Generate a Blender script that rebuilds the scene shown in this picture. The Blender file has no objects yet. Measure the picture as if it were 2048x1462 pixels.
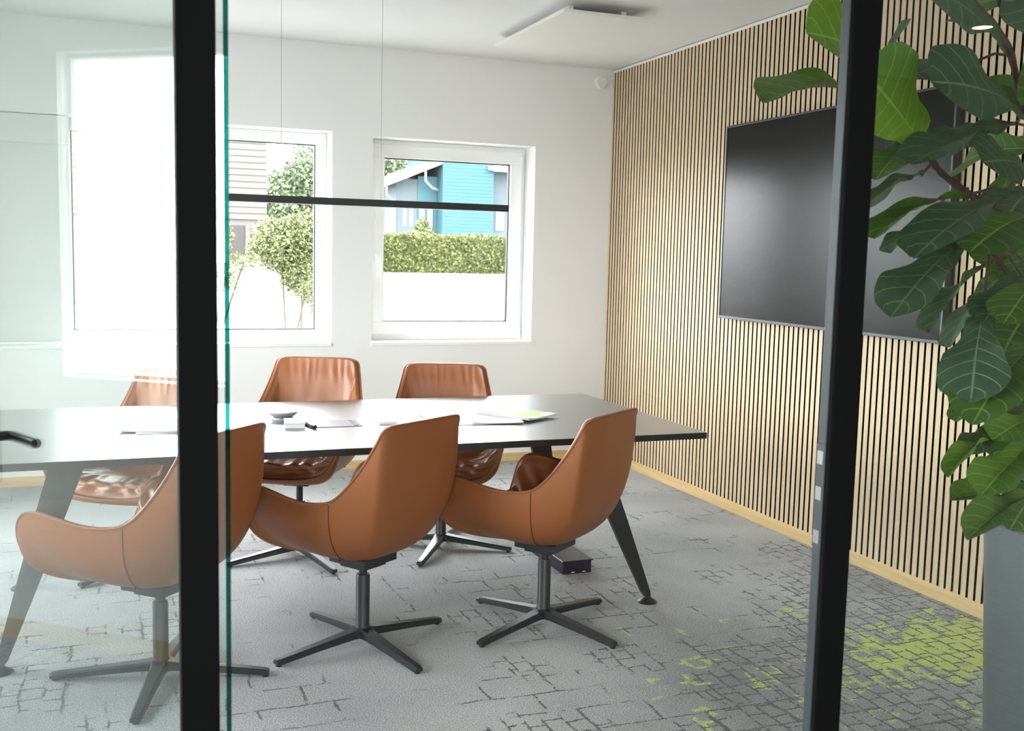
import bpy, bmesh, math, random
from mathutils import Vector, Matrix, noise as mnoise
random.seed(11)
S = bpy.context.scene
C = S.collection
PI = math.pi

# ------------------------------------------------------------------ camera
cam_data = bpy.data.cameras.new('camera'); cam = bpy.data.objects.new('camera', cam_data); C.objects.link(cam)
YAW, PITCH, ROLL, EYE = 0.3697, 0.1062, 0.0237, 1.45
_fw = Vector((math.sin(YAW) * math.cos(PITCH), math.cos(YAW) * math.cos(PITCH), -math.sin(PITCH)))
_r = Vector((math.cos(YAW), -math.sin(YAW), 0)); _u = _r.cross(_fw)
_r2 = math.cos(ROLL) * _r + math.sin(ROLL) * _u; _u2 = -math.sin(ROLL) * _r + math.cos(ROLL) * _u
_m = Matrix((_r2, _u2, -_fw)).transposed().to_4x4(); _m.translation = (0, 0, EYE)
cam.matrix_world = _m
cam_data.sensor_width = 36; cam_data.lens = 36.73; cam_data.clip_end = 400; cam_data.clip_start = 0.05
cam_data.dof.use_dof = True; cam_data.dof.focus_distance = 4.1; cam_data.dof.aperture_fstop = 8.0
S.camera = cam

# ------------------------------------------------------------------ sky and exposure
W = bpy.data.worlds.new('overcast_sky'); S.world = W; W.use_nodes = True
_bg = W.node_tree.nodes['Background']
_bg.inputs[0].default_value = (0.95, 0.975, 1.0, 1); _bg.inputs[1].default_value = 9.0
S.view_settings.view_transform = 'Standard'; S.view_settings.look = 'None'
S.view_settings.gamma = 1; S.view_settings.use_curve_mapping = False
S.view_settings.exposure = 1.38
S.cycles.use_denoising = True
S.cycles.max_bounces = 14; S.cycles.diffuse_bounces = 6; S.cycles.glossy_bounces = 5; S.cycles.transparent_max_bounces = 24
S.cycles.sample_clamp_indirect = 12.0

# room measures
XR, XL, YB, ZC = 3.34, -1.55, 6.77, 2.75     # slat wall, left wall, window wall, ceiling
PY = 1.50                                      # front face of the glass partition

def portal(loc, rot, sx, sy):
    l = bpy.data.lights.new('window_portal', 'AREA'); l.shape = 'RECTANGLE'; l.size = sx; l.size_y = sy
    l.cycles.is_portal = True
    o = bpy.data.objects.new('window_portal', l); C.objects.link(o); o.location = loc; o.rotation_euler = rot
portal((0.57, YB + 0.30, 1.52), (-PI / 2, 0, 0), 1.6, 1.3)
portal((2.19, YB + 0.30, 1.52), (-PI / 2, 0, 0), 1.1, 1.3)
portal((XL - 0.13, 2.48, 1.54), (0, -PI / 2, 0), 1.08, 1.56)
portal((XL - 0.13, 4.675, 1.16), (0, -PI / 2, 0), 2.08, 1.25)
portal((-1.525, -3.14, 1.6), (PI / 2, 0, 0), 1.55, 1.8)
portal((0.90, -3.14, 1.6), (PI / 2, 0, 0), 0.7, 1.8)
portal((3.725, -3.14, 1.6), (PI / 2, 0, 0), 0.65, 1.8)

# ------------------------------------------------------------------ materials
def mat(name, col, rough=0.5, metal=0.0, var=0.0, vscale=8.0, bump=0.0, bscale=60.0, spec=0.5, coat=0.0, emit=None, trans=None, sheen=0.0):
    m = bpy.data.materials.new(name); m.use_nodes = True
    N = m.node_tree.nodes; L = m.node_tree.links; b = N['Principled BSDF']
    b.inputs['Base Color'].default_value = (*col, 1); b.inputs['Roughness'].default_value = rough
    b.inputs['Metallic'].default_value = metal; b.inputs['Specular IOR Level'].default_value = spec
    b.inputs['Coat Weight'].default_value = coat
    if coat: b.inputs['Coat Roughness'].default_value = 0.32
    if sheen: b.inputs['Sheen Weight'].default_value = sheen
    tc = N.new('ShaderNodeTexCoord')
    if var:
        n = N.new('ShaderNodeTexNoise'); n.inputs['Scale'].default_value = vscale; n.inputs['Detail'].default_value = 4
        L.new(tc.outputs['Object'], n.inputs['Vector'])
        mx = N.new('ShaderNodeMix'); mx.data_type = 'RGBA'
        mx.inputs[6].default_value = (*[c * (1 - var) for c in col], 1); mx.inputs[7].default_value = (*[min(1, c * (1 + var)) for c in col], 1)
        L.new(n.outputs[0], mx.inputs[0]); L.new(mx.outputs[2], b.inputs['Base Color'])
    if bump:
        n2 = N.new('ShaderNodeTexNoise'); n2.inputs['Scale'].default_value = bscale; n2.inputs['Detail'].default_value = 3
        L.new(tc.outputs['Object'], n2.inputs['Vector'])
        bp = N.new('ShaderNodeBump'); bp.inputs['Strength'].default_value = bump; bp.inputs['Distance'].default_value = 0.002
        L.new(n2.outputs[0], bp.inputs['Height']); L.new(bp.outputs[0], b.inputs['Normal'])
    if emit:
        b.inputs['Emission Color'].default_value = (*emit[:3], 1); b.inputs['Emission Strength'].default_value = emit[3]
    return m

def glass_mat(name, tint, ior=1.5):
    # thin pane: straight transmission with a tint, Fresnel mirror reflection at each face
    m = bpy.data.materials.new(name); m.use_nodes = True; N = m.node_tree.nodes; L = m.node_tree.links
    for n in list(N): N.remove(n)
    out = N.new('ShaderNodeOutputMaterial'); mix = N.new('ShaderNodeMixShader'); tr = N.new('ShaderNodeBsdfTransparent'); gl = N.new('ShaderNodeBsdfGlossy')
    tr.inputs[0].default_value = (*tint, 1); gl.inputs['Roughness'].default_value = 0.0; gl.inputs[0].default_value = (1, 1, 1, 1)
    fr = N.new('ShaderNodeFresnel'); ge = N.new('ShaderNodeNewGeometry'); ma = N.new('ShaderNodeMath'); ma.operation = 'MULTIPLY_ADD'
    ma.inputs[1].default_value = 1 / ior - ior; ma.inputs[2].default_value = ior
    L.new(ge.outputs['Backfacing'], ma.inputs[0]); L.new(ma.outputs[0], fr.inputs['IOR'])
    L.new(fr.outputs[0], mix.inputs[0]); L.new(tr.outputs[0], mix.inputs[1]); L.new(gl.outputs[0], mix.inputs[2]); L.new(mix.outputs[0], out.inputs[0])
    return m

def wood_mat(name, c1, c2, axis='Z', scale=1.0, rough=0.5):
    m = bpy.data.materials.new(name); m.use_nodes = True; N = m.node_tree.nodes; L = m.node_tree.links; b = N['Principled BSDF']
    geo = N.new('ShaderNodeNewGeometry'); mp = N.new('ShaderNodeMapping'); n = N.new('ShaderNodeTexNoise'); cr = N.new('ShaderNodeValToRGB')
    s = [55 * scale] * 3; s['XYZ'.index(axis)] = 2.2 * scale
    mp.inputs['Scale'].default_value = s; n.inputs['Scale'].default_value = 1; n.inputs['Detail'].default_value = 5
    L.new(geo.outputs['Position'], mp.inputs[0]); L.new(mp.outputs[0], n.inputs['Vector']); L.new(n.outputs[0], cr.inputs[0])
    cr.color_ramp.elements[0].position = 0.3; cr.color_ramp.elements[1].position = 0.7
    cr.color_ramp.elements[0].color = (*c1, 1); cr.color_ramp.elements[1].color = (*c2, 1)
    L.new(cr.outputs[0], b.inputs['Base Color']); b.inputs['Roughness'].default_value = rough
    return m

def carpet_mat():
    m = bpy.data.materials.new('carpet'); m.use_nodes = True; N = m.node_tree.nodes; L = m.node_tree.links; b = N['Principled BSDF']
    def node(t, **k):
        n = N.new(t)
        for a, v in k.items(): setattr(n, a, v)
        return n
    def link(a, b_): L.new(a, b_)
    def math_(op, a, b_=None, clamp=False):
        n = node('ShaderNodeMath', operation=op); n.use_clamp = clamp
        for i, v in enumerate((a, b_)):
            if v is None: continue
            if isinstance(v, (int, float)): n.inputs[i].default_value = v
            else: link(v, n.inputs[i])
        return n.outputs[0]
    def noise(scale, detail=2, rough=0.5, vec=None, w=None):
        n = node('ShaderNodeTexNoise'); n.inputs['Scale'].default_value = scale; n.inputs['Detail'].default_value = detail; n.inputs['Roughness'].default_value = rough
        link(vec or geo.outputs['Position'], n.inputs['Vector']); return n
    def ramp(x, lo, hi):
        n = node('ShaderNodeMapRange'); n.interpolation_type = 'SMOOTHSTEP'
        n.inputs[1].default_value = lo; n.inputs[2].default_value = hi; link(x, n.inputs[0]); return n.outputs[0]
    geo = node('ShaderNodeNewGeometry'); sep = node('ShaderNodeSeparateXYZ'); link(geo.outputs['Position'], sep.inputs[0])
    # jitter the yarn rows
    wv = noise(85, 3, 0.65); wv2 = noise(6, 1)
    vs = node('ShaderNodeVectorMath', operation='MULTIPLY_ADD'); vs.inputs[1].default_value = (0.020, 0.020, 0); link(wv.outputs['Color'], vs.inputs[0]); link(geo.outputs['Position'], vs.inputs[2])
    vs2 = node('ShaderNodeVectorMath', operation='MULTIPLY_ADD'); vs2.inputs[1].default_value = (0.035, 0.035, 0); link(wv2.outputs['Color'], vs2.inputs[0]); link(vs.outputs[0], vs2.inputs[2])
    def bricks(bw, bh, mort, rot=0.0, off=(0, 0, 0)):
        mp = node('ShaderNodeMapping'); mp.inputs['Rotation'].default_value = (0, 0, rot); mp.inputs['Location'].default_value = off; link(vs2.outputs[0], mp.inputs[0])
        t = node('ShaderNodeTexBrick'); t.inputs['Scale'].default_value = 1; t.inputs['Brick Width'].default_value = bw; t.inputs['Row Height'].default_value = bh
        t.inputs['Mortar Size'].default_value = mort; t.inputs['Mortar Smooth'].default_value = 0.2; t.offset = 0.37
        t.inputs['Color1'].default_value = (0, 0, 0, 1); t.inputs['Color2'].default_value = (1, 1, 1, 1); t.inputs['Mortar'].default_value = (0, 0, 0, 1)
        link(mp.outputs[0], t.inputs[0]); return t
    b1 = bricks(0.082, 0.064, 0.0046, PI / 2); b2 = bricks(0.24, 0.15, 0.0046, 0, (0.03, 0.05, 0))
    # where the lines are dense: towards the front right corner of the room
    d = math_('ADD', math_('MULTIPLY', sep.outputs[0], 0.36), math_('MULTIPLY', sep.outputs[1], -0.42))   # ~ -2 far, -0.3 near right
    dens = ramp(d, -0.95, -0.15)
    patch = noise(1.9, 3, 0.65)
    sel = ramp(math_('ADD', patch.outputs[0], math_('MULTIPLY', dens, 0.28)), 0.552, 0.615)
    fleck = ramp(noise(16, 4, 0.7).outputs[0], 0.43, 0.49)
    lines1 = math_('MULTIPLY', math_('MULTIPLY', b1.outputs['Fac'], sel), fleck)
    patch2 = noise(1.7, 2, 0.6, vec=vs2.outputs[0])
    sel2 = ramp(math_('ADD', patch2.outputs[0], math_('MULTIPLY', dens, 0.10)), 0.51, 0.58)
    fleck2 = ramp(noise(12, 4, 0.7).outputs[0], 0.44, 0.50)
    lines2 = math_('MULTIPLY', math_('MULTIPLY', b2.outputs['Fac'], sel2), fleck2)
    lines = math_('MAXIMUM', lines1, lines2)
    # base grey with cell to cell shade and speckle
    speck = noise(210, 2, 0.75); cloud = noise(1.2, 3)
    cr = node('ShaderNodeValToRGB'); cr.color_ramp.elements[0].color = (0.115, 0.122, 0.125, 1); cr.color_ramp.elements[1].color = (0.67, 0.685, 0.685, 1)
    cr.color_ramp.elements[0].position = 0.36; cr.color_ramp.elements[1].position = 0.66
    tone = math_('ADD', math_('ADD', math_('MULTIPLY', math_('ADD', math_('MULTIPLY', speck.outputs[0], 1.5), -0.25), 0.62), math_('MULTIPLY', cloud.outputs[0], 0.33)), math_('MULTIPLY', math_('MULTIPLY', b1.outputs['Color'], dens), -0.07))
    tone = math_('ADD', tone, math_('MULTIPLY', dens, -0.035)); link(tone, cr.inputs[0])
    # lime green yarn: whole cells inside an irregular field
    dx = math_('DIVIDE', math_('SUBTRACT', sep.outputs[0], 3.05), 0.46); dy = math_('DIVIDE', math_('SUBTRACT', sep.outputs[1], 2.98), 0.27)
    rr = math_('SQRT', math_('ADD', math_('MULTIPLY', dx, dx), math_('MULTIPLY', dy, dy)))
    ln = noise(9, 3, 0.6, vec=vs2.outputs[0]); fine = noise(120, 2, 0.7)
    field = math_('ADD', rr, math_('ADD', math_('MULTIPLY', math_('SUBTRACT', ln.outputs[0], 0.5), 3.6), math_('MULTIPLY', math_('SUBTRACT', fine.outputs[0], 0.5), 1.6)))
    lime_a = ramp(field, 0.98, 0.86)
    dx2 = math_('DIVIDE', math_('SUBTRACT', sep.outputs[0], 2.6), 1.25); dy2 = math_('DIVIDE', math_('SUBTRACT', sep.outputs[1], 2.85), 0.75)
    rr2 = math_('SQRT', math_('ADD', math_('MULTIPLY', dx2, dx2), math_('MULTIPLY', dy2, dy2)))
    b3 = bricks(0.088, 0.070, 0.010, PI / 2, (0.008, 0.006, 0))
    ln2 = noise(5.5, 2, 0.5, vec=vs.outputs[0])
    lime_b = math_('MULTIPLY', math_('MULTIPLY', b3.outputs['Fac'], ramp(math_('SUBTRACT', ln2.outputs[0], math_('MULTIPLY', rr2, 0.17)), 0.475, 0.50)), ramp(fine.outputs[0], 0.42, 0.5))
    lime = math_('MAXIMUM', lime_a, lime_b)
    m1 = node('ShaderNodeMix', data_type='RGBA'); link(cr.outputs[0], m1.inputs[6]); m1.inputs[7].default_value = (0.55, 0.66, 0.040, 1); link(math_('MULTIPLY', lime, 0.95), m1.inputs[0])
    m2 = node('ShaderNodeMix', data_type='RGBA'); link(m1.outputs[2], m2.inputs[6]); m2.inputs[7].default_value = (0.014, 0.015, 0.018, 1); link(math_('MULTIPLY', lines, 1.15, True), m2.inputs[0])
    link(m2.outputs[2], b.inputs['Base Color']); b.inputs['Roughness'].default_value = 0.95; b.inputs['Specular IOR Level'].default_value = 0.15
    b.inputs['Sheen Weight'].default_value = 0.55; b.inputs['Sheen Roughness'].default_value = 0.45
    hb = math_('SUBTRACT', math_('MULTIPLY', speck.outputs[0], 1.0), math_('MULTIPLY', lines, 0.9))
    bp = node('ShaderNodeBump'); bp.inputs['Strength'].default_value = 0.9; bp.inputs['Distance'].default_value = 0.006; link(hb, bp.inputs['Height']); link(bp.outputs[0], b.inputs['Normal'])
    return m

def leaf_mat(name, top, vein, under, trans=0.35):
    # u along the midrib (0..1), v across (-1..1) are stored in the leaf's uv map
    m = bpy.data.materials.new(name); m.use_nodes = True; N = m.node_tree.nodes; L = m.node_tree.links; b = N['Principled BSDF']
    def math_(op, a, b_=None, clamp=False):
        n = N.new('ShaderNodeMath'); n.operation = op; n.use_clamp = clamp
        for i, v in enumerate((a, b_)):
            if v is None: continue
            if isinstance(v, (int, float)): n.inputs[i].default_value = v
            else: L.new(v, n.inputs[i])
        return n.outputs[0]
    uv = N.new('ShaderNodeUVMap'); uv.uv_map = 'leaf'; sp = N.new('ShaderNodeSeparateXYZ'); L.new(uv.outputs[0], sp.inputs[0])
    av = math_('ABSOLUTE', math_('SUBTRACT', math_('MULTIPLY', sp.outputs[1], 2), 1))
    def line(x, w0, w1):
        n = N.new('ShaderNodeMapRange'); n.inputs[1].default_value = w0; n.inputs[2].default_value = w1; n.inputs[3].default_value = 1; n.inputs[4].default_value = 0; L.new(x, n.inputs[0]); return n.outputs[0]
    mid = line(av, 0.015, 0.05)
    # side veins run forward and outward
    ph = math_('FRACT', math_('MULTIPLY', math_('SUBTRACT', sp.outputs[0], math_('MULTIPLY', math_('POWER', av, 1.5), 0.20)), 7.5))
    side = line(math_('ABSOLUTE', math_('SUBTRACT', ph, 0.5)), 0.012, 0.07)
    vfac = math_('MULTIPLY', math_('MAXIMUM', mid, math_('MULTIPLY', side, 0.75)), 0.85, True)
    nz = N.new('ShaderNodeTexNoise'); nz.inputs['Scale'].default_value = 14; nz.inputs['Detail'].default_value = 3; tc = N.new('ShaderNodeTexCoord'); L.new(tc.outputs['Object'], nz.inputs['Vector'])
    m0 = N.new('ShaderNodeMix'); m0.data_type = 'RGBA'; m0.inputs[6].default_value = (*[c * 0.72 for c in top], 1); m0.inputs[7].default_value = (*[c * 1.3 for c in top], 1); L.new(nz.outputs[0], m0.inputs[0])
    m1 = N.new('ShaderNodeMix'); m1.data_type = 'RGBA'; L.new(m0.outputs[2], m1.inputs[6]); m1.inputs[7].default_value = (*vein, 1); L.new(vfac, m1.inputs[0])
    L.new(m1.outputs[2], b.inputs['Base Color']); b.inputs['Roughness'].default_value = 0.42; b.inputs['Specular IOR Level'].default_value = 0.45
    bp = N.new('ShaderNodeBump'); bp.inputs['Strength'].default_value = 0.5; bp.inputs['Distance'].default_value = 0.004; bp.invert = True; L.new(vfac, bp.inputs['Height']); L.new(bp.outputs[0], b.inputs['Normal'])
    tl = N.new('ShaderNodeBsdfTranslucent'); tl.inputs[0].default_value = (*under, 1); mx = N.new('ShaderNodeMixShader'); mx.inputs[0].default_value = trans
    L.new(b.outputs[0], mx.inputs[1]); L.new(tl.outputs[0], mx.inputs[2]); L.new(mx.outputs[0], N['Material Output'].inputs[0])
    return m

def foliage_mat(name, c1, c2):
    m = bpy.data.materials.new(name); m.use_nodes = True; N = m.node_tree.nodes; L = m.node_tree.links; b = N['Principled BSDF']
    g = N.new('ShaderNodeNewGeometry'); cr = N.new('ShaderNodeValToRGB'); cr.color_ramp.elements[0].color = (*c1, 1); cr.color_ramp.elements[1].color = (*c2, 1)
    L.new(g.outputs['Random Per Island'], cr.inputs[0]); L.new(cr.outputs[0], b.inputs['Base Color']); b.inputs['Roughness'].default_value = 0.7
    return m

M = {}
M['wall'] = mat('white_paint', (0.83, 0.83, 0.82), 0.85, bump=0.12, bscale=220, spec=0.2)
M['ceil'] = mat('ceiling_paint', (0.80, 0.80, 0.79), 0.9, spec=0.2)
M['carpet'] = carpet_mat()
M['felt'] = mat('black_felt', (0.005, 0.0045, 0.004), 1.0, spec=0.0)
M['slat'] = wood_mat('light_oak_slat', (0.60, 0.45, 0.285), (0.70, 0.55, 0.37), 'Z', 1, 0.55)
M['oak'] = wood_mat('oak_skirting', (0.62, 0.42, 0.19), (0.74, 0.54, 0.28), 'Y', 0.8, 0.45)
M['oakx'] = wood_mat('oak_skirting_along_x', (0.62, 0.42, 0.19), (0.74, 0.54, 0.28), 'X', 0.8, 0.45)
M['trimwhite'] = mat('white_trim', (0.78, 0.77, 0.74), 0.5)
M['pvc'] = mat('white_pvc', (0.86, 0.86, 0.85), 0.32, spec=0.5)
M['gasket'] = mat('dark_gasket', (0.02, 0.02, 0.02), 0.6)
M['wpane'] = glass_mat('window_glass', (0.97, 0.985, 0.98))
M['dpane'] = glass_mat('partition_glass', (0.94, 0.972, 0.965), 1.52)
M['fpane'] = glass_mat('fixed_glass', (0.975, 0.99, 0.985), 1.36)
M['gedge'] = glass_mat('green_glass_edge', (0.09, 0.40, 0.37))
M['black'] = mat('black_powder_coat', (0.004, 0.004, 0.0038), 0.7, spec=0.08, bump=0.05, bscale=400)
M['frameedge'] = mat('grey_frame_reveal', (0.05, 0.056, 0.064), 0.4, spec=0.4)
M['steel'] = mat('brushed_steel', (0.30, 0.30, 0.30), 0.4, metal=1.0)
M['leather'] = mat('cognac_leather', (0.305, 0.104, 0.036), 0.42, var=0.08, vscale=5, bump=0.2, bscale=260, spec=0.38)
M['leather_in'] = mat('cognac_leather_cushion', (0.34, 0.118, 0.044), 0.38, var=0.14, vscale=7, bump=0.18, bscale=200, spec=0.55)
M['stitch'] = mat('dark_brown_seam', (0.10, 0.032, 0.014), 0.6)
M['piping'] = mat('cognac_piping', (0.30, 0.105, 0.042), 0.42)
M['tag'] = mat('black_label_tag', (0.02, 0.018, 0.016), 0.6)
M['handle'] = mat('black_satin_handle', (0.01, 0.01, 0.01), 0.22, spec=0.6)
M['base'] = mat('graphite_powder_coat', (0.028, 0.030, 0.032), 0.38, spec=0.5, bump=0.05, bscale=500)
M['ttop'] = mat('graphite_laminate', (0.155, 0.155, 0.152), 0.36, spec=0.9, coat=0.7)
M['tedge'] = mat('black_table_edge', (0.014, 0.014, 0.014), 0.5)
M['screen'] = mat('matte_screen', (0.007, 0.0065, 0.0055), 0.23, spec=0.16)
M['bezel'] = mat('grey_bezel', (0.075, 0.082, 0.09), 0.35, metal=0.6)
M['paper'] = mat('white_paper', (0.86, 0.87, 0.87), 0.5, var=0.03)
M['whiteplastic'] = mat('white_plastic', (0.82, 0.82, 0.80), 0.35)
M['silver'] = mat('silver_plastic', (0.34, 0.34, 0.37), 0.3, metal=0.0, spec=0.6)
M['darkplastic'] = mat('dark_violet_plastic', (0.028, 0.022, 0.040), 0.32, bump=0.15, bscale=150)
M['pot'] = mat('zinc_planter', (0.14, 0.155, 0.16), 0.45, metal=0.35, var=0.18, vscale=6)
M['soil'] = mat('dark_soil', (0.025, 0.018, 0.012), 0.95, var=0.4, vscale=60, bump=1.0, bscale=90)
M['bark'] = mat('brown_bark', (0.055, 0.030, 0.018), 0.8, var=0.4, vscale=40, bump=0.8, bscale=80)
M['leaf0'] = leaf_mat('fig_leaf_dark', (0.042, 0.078, 0.040), (0.17, 0.23, 0.10), (0.07, 0.15, 0.010), 0.16)
M['leaf1'] = leaf_mat('fig_leaf_mid', (0.050, 0.105, 0.022), (0.24, 0.30, 0.07), (0.12, 0.24, 0.015), 0.22)
M['leaf2'] = leaf_mat('fig_leaf_bright', (0.080, 0.165, 0.028), (0.30, 0.38, 0.09), (0.20, 0.36, 0.02), 0.28)  # brightest green of the three leaf tones
M['blind'] = mat('pale_blind_fabric', (0.72, 0.74, 0.72), 0.9, spec=0.1)
M['corrwall'] = mat('corridor_paint', (0.13, 0.128, 0.125), 0.9, spec=0.2)
M['lampglow'] = mat('lamp_diffuser', (1, 0.85, 0.6), 0.5, emit=(1.0, 0.78, 0.5, 18.0))
# outdoors
M['ground'] = mat('pale_gravel', (0.17, 0.168, 0.165), 0.95, var=0.08, vscale=0.6, spec=0.1)
M['hedge'] = foliage_mat('hedge_leaves', (0.026, 0.036, 0.006), (0.106, 0.118, 0.026))
M['treeleaf'] = foliage_mat('tree_leaves', (0.036, 0.056, 0.026), (0.115, 0.145, 0.075))
M['shrubleaf'] = foliage_mat('yellowgreen_leaves', (0.045, 0.058, 0.013), (0.110, 0.120, 0.045))
M['siding'] = mat('cream_siding', (0.062, 0.055, 0.047), 0.8)
M['plinth'] = mat('pale_plinth', (0.075, 0.068, 0.066), 0.9)
M['garage'] = mat('brown_door', (0.018, 0.013, 0.013), 0.7)
M['blue'] = mat('turquoise_siding', (0.015, 0.058, 0.073), 0.8)
M['paleblue'] = mat('pale_render', (0.054, 0.068, 0.076), 0.9)
M['roof'] = mat('pale_roof', (0.12, 0.115, 0.11), 0.9)
M['fascia'] = mat('white_fascia', (0.20, 0.20, 0.20), 0.6)
M['farglass'] = mat('house_glass', (0.03, 0.075, 0.10), 0.1)

# ------------------------------------------------------------------ mesh helpers
def tag(o, label=None, cat=None, group=None, kind=None):
    if label: o['label'] = label
    if cat: o['category'] = cat
    if group: o['group'] = group
    if kind: o['kind'] = kind
    return o
def link_mesh(name, me, m, parent=None):
    o = bpy.data.objects.new(name, me); C.objects.link(o)
    if m is not None:
        for x in (m if isinstance(m, (list, tuple)) else [m]): me.materials.append(x)
    if parent is not None: o.parent = parent
    return o
def obj(name, bm, m, parent=None, smooth=False, loc=None, rz=None, sharp=True):
    bmesh.ops.recalc_face_normals(bm, faces=bm.faces[:])
    if smooth:
        for f in bm.faces: f.smooth = True
    me = bpy.data.meshes.new(name); bm.to_mesh(me); bm.free()
    if smooth and sharp:
        try: me.set_sharp_from_angle(angle=math.radians(40))
        except Exception: pass
    o = link_mesh(name, me, m, parent)
    if loc is not None: o.location = loc
    if rz is not None: o.rotation_euler = (0, 0, rz)
    return o
def empty(name, loc=(0, 0, 0), rz=0.0, label=None, cat=None, group=None, kind=None):
    o = bpy.data.objects.new(name, None); o.empty_display_size = 0.1; C.objects.link(o); o.location = loc; o.rotation_euler = (0, 0, rz)
    return tag(o, label, cat, group, kind)
def box(bm, x0, x1, y0, y1, z0, z1, bevel=0.0, mtx=None):
    tmp = bmesh.new()
    bmesh.ops.create_cube(tmp, size=1.0)
    for v in tmp.verts: v.co = Vector(((x0 + x1) / 2 + v.co.x * (x1 - x0), (y0 + y1) / 2 + v.co.y * (y1 - y0), (z0 + z1) / 2 + v.co.z * (z1 - z0)))
    if bevel: bmesh.ops.bevel(tmp, geom=tmp.edges[:], offset=bevel, segments=2, profile=0.5, affect='EDGES')
    if mtx is not None: bmesh.ops.transform(tmp, matrix=mtx, verts=tmp.verts[:])
    me = bpy.data.meshes.new('t'); tmp.to_mesh(me); tmp.free(); bm.from_mesh(me); bpy.data.meshes.remove(me)
    return bm
def bxo(name, x0, x1, y0, y1, z0, z1, m, parent=None, bevel=0.0, mtx=None):
    return obj(name, box(bmesh.new(), x0, x1, y0, y1, z0, z1, bevel, mtx), m, parent)
def lathe(bm, prof, n=32, center=(0, 0), cap=True):
    rings = []
    for r, z in prof:
        rings.append([bm.verts.new((center[0] + r * math.cos(2 * PI * i / n), center[1] + r * math.sin(2 * PI * i / n), z)) for i in range(n)])
    for a, b in zip(rings, rings[1:]):
        for i in range(n): bm.faces.new((a[i], a[(i + 1) % n], b[(i + 1) % n], b[i]))
    if cap: bm.faces.new(rings[0][::-1]); bm.faces.new(rings[-1])
    return bm
def tube(bm, pts, r, n=8, closed=False, cap=True):
    pts = [Vector(p) for p in pts]; rings = []; k = len(pts); up = Vector((0, 0, 1)); prev = None
    for i, p in enumerate(pts):
        a = pts[i - 1] if (i > 0 or closed) else p; b = pts[(i + 1) % k] if (i < k - 1 or closed) else p
        t = (b - a).normalized()
        if prev is None:
            s = t.cross(up) if abs(t.z) < 0.95 else t.cross(Vector((1, 0, 0)))
        else: s = prev - t * prev.dot(t)
        s.normalize(); prev = s; q = t.cross(s); rad = r[i] if isinstance(r, (list, tuple)) else r
        rings.append([bm.verts.new(p + rad * (math.cos(2 * PI * j / n) * s + math.sin(2 * PI * j / n) * q)) for j in range(n)])
    for a, b in zip(rings, rings[1:] + ([rings[0]] if closed else [])):
        for j in range(n): bm.faces.new((a[j], a[(j + 1) % n], b[(j + 1) % n], b[j]))
    if cap and not closed: bm.faces.new(rings[0][::-1]); bm.faces.new(rings[-1])
    return bm
def wall_with_holes(name, axis, at, thick, a0, a1, z0, z1, holes, m):
    # wall slab: axis 'y' -> plane y=at..at+thick spanning x; axis 'x' -> plane x=at..at+thick spanning y
    bm = bmesh.new(); cuts = sorted({a0, a1, *[h[0] for h in holes], *[h[1] for h in holes]})
    for p, q in zip(cuts, cuts[1:]):
        hs = [h for h in holes if h[0] <= p and h[1] >= q]
        spans = [(z0, z1)] if not hs else [(z0, hs[0][2]), (hs[0][3], z1)]
        for s, t in spans:
            if t - s < 1e-4: continue
            if axis == 'y': box(bm, p, q, at, at + thick, s, t)
            else: box(bm, at, at + thick, p, q, s, t)
    o = obj(name, bm, m); tag(o, kind='structure'); return o

# ------------------------------------------------------------------ the room shell
CX0, CX1, CY0 = -2.6, 5.4, -3.0      # corridor in front of the glass partition
tag(bxo('floor', CX0, CX1, CY0, YB + 0.35, -0.12, 0.0, M['carpet']), kind='structure')
tag(bxo('ceiling', CX0, CX1, CY0, YB + 0.35, ZC, ZC + 0.15, M['ceil']), kind='structure')
WT = 0.36
W1 = (-1.30, 1.354, 0.845, 2.205); W2 = (1.621, 2.760, 0.845, 2.190)
wall_with_holes('wall_back', 'y', YB, WT, XL - 0.36, XR + 0.36, 0, ZC, [W1, W2], M['wall'])
LW1 = (1.70, 3.29, 0.985, 2.10); LW_FILL = (4.05, 5.30, 0.12, 2.20)  # second opening is out of view, added to bring in more daylight
wall_with_holes('wall_left', 'x', XL - 0.14, 0.14, PY + 0.04, YB, 0, ZC, [LW1, LW_FILL], M['wall'])
wr = tag(bxo('wall_right', XR + 0.012, XR + 0.3, PY + 0.04, YB, 0, ZC, M['felt']), kind='structure')
# oak slats on black felt
PITCH_S, SW = 0.0412, 0.0282
slat_bm = box(bmesh.new(), -0.006, 0.011, -SW / 2, SW / 2, 0.062, ZC - 0.022)
for f in slat_bm.faces: f.material_index = 1 if abs(f.normal.y) > 0.9 else 0     # veneered front, black core at the sides
slat_me = None; y = YB - 0.016
while y > PY + 0.07:
    if slat_me is None:
        o = obj('slat', slat_bm, [M['slat'], M['felt']], wr); slat_me = o.data
    else:
        o = bpy.data.objects.new('slat', slat_me); C.objects.link(o); o.parent = wr
    o.location = (XR + 0.001, y, 0); y -= PITCH_S
tag(bxo('trim_1', XR - 0.006, XR + 0.012, PY + 0.045, YB, ZC - 0.022, ZC - 0.006, M['trimwhite']), kind='structure')
tag(bxo('baseboard_right', XR - 0.010, XR + 0.012, PY + 0.045, YB - 0.012, 0, 0.062, M['oak'], bevel=0.002), kind='structure')
tag(bxo('baseboard_back', XL + 0.012, XR - 0.010, YB - 0.014, YB, 0, 0.058, M['oakx'], bevel=0.002), kind='structure')
tag(bxo('baseboard_left', XL, XL + 0.014, PY + 0.05, YB - 0.014, 0, 0.075, M['oak'], bevel=0.002), kind='structure')
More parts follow.
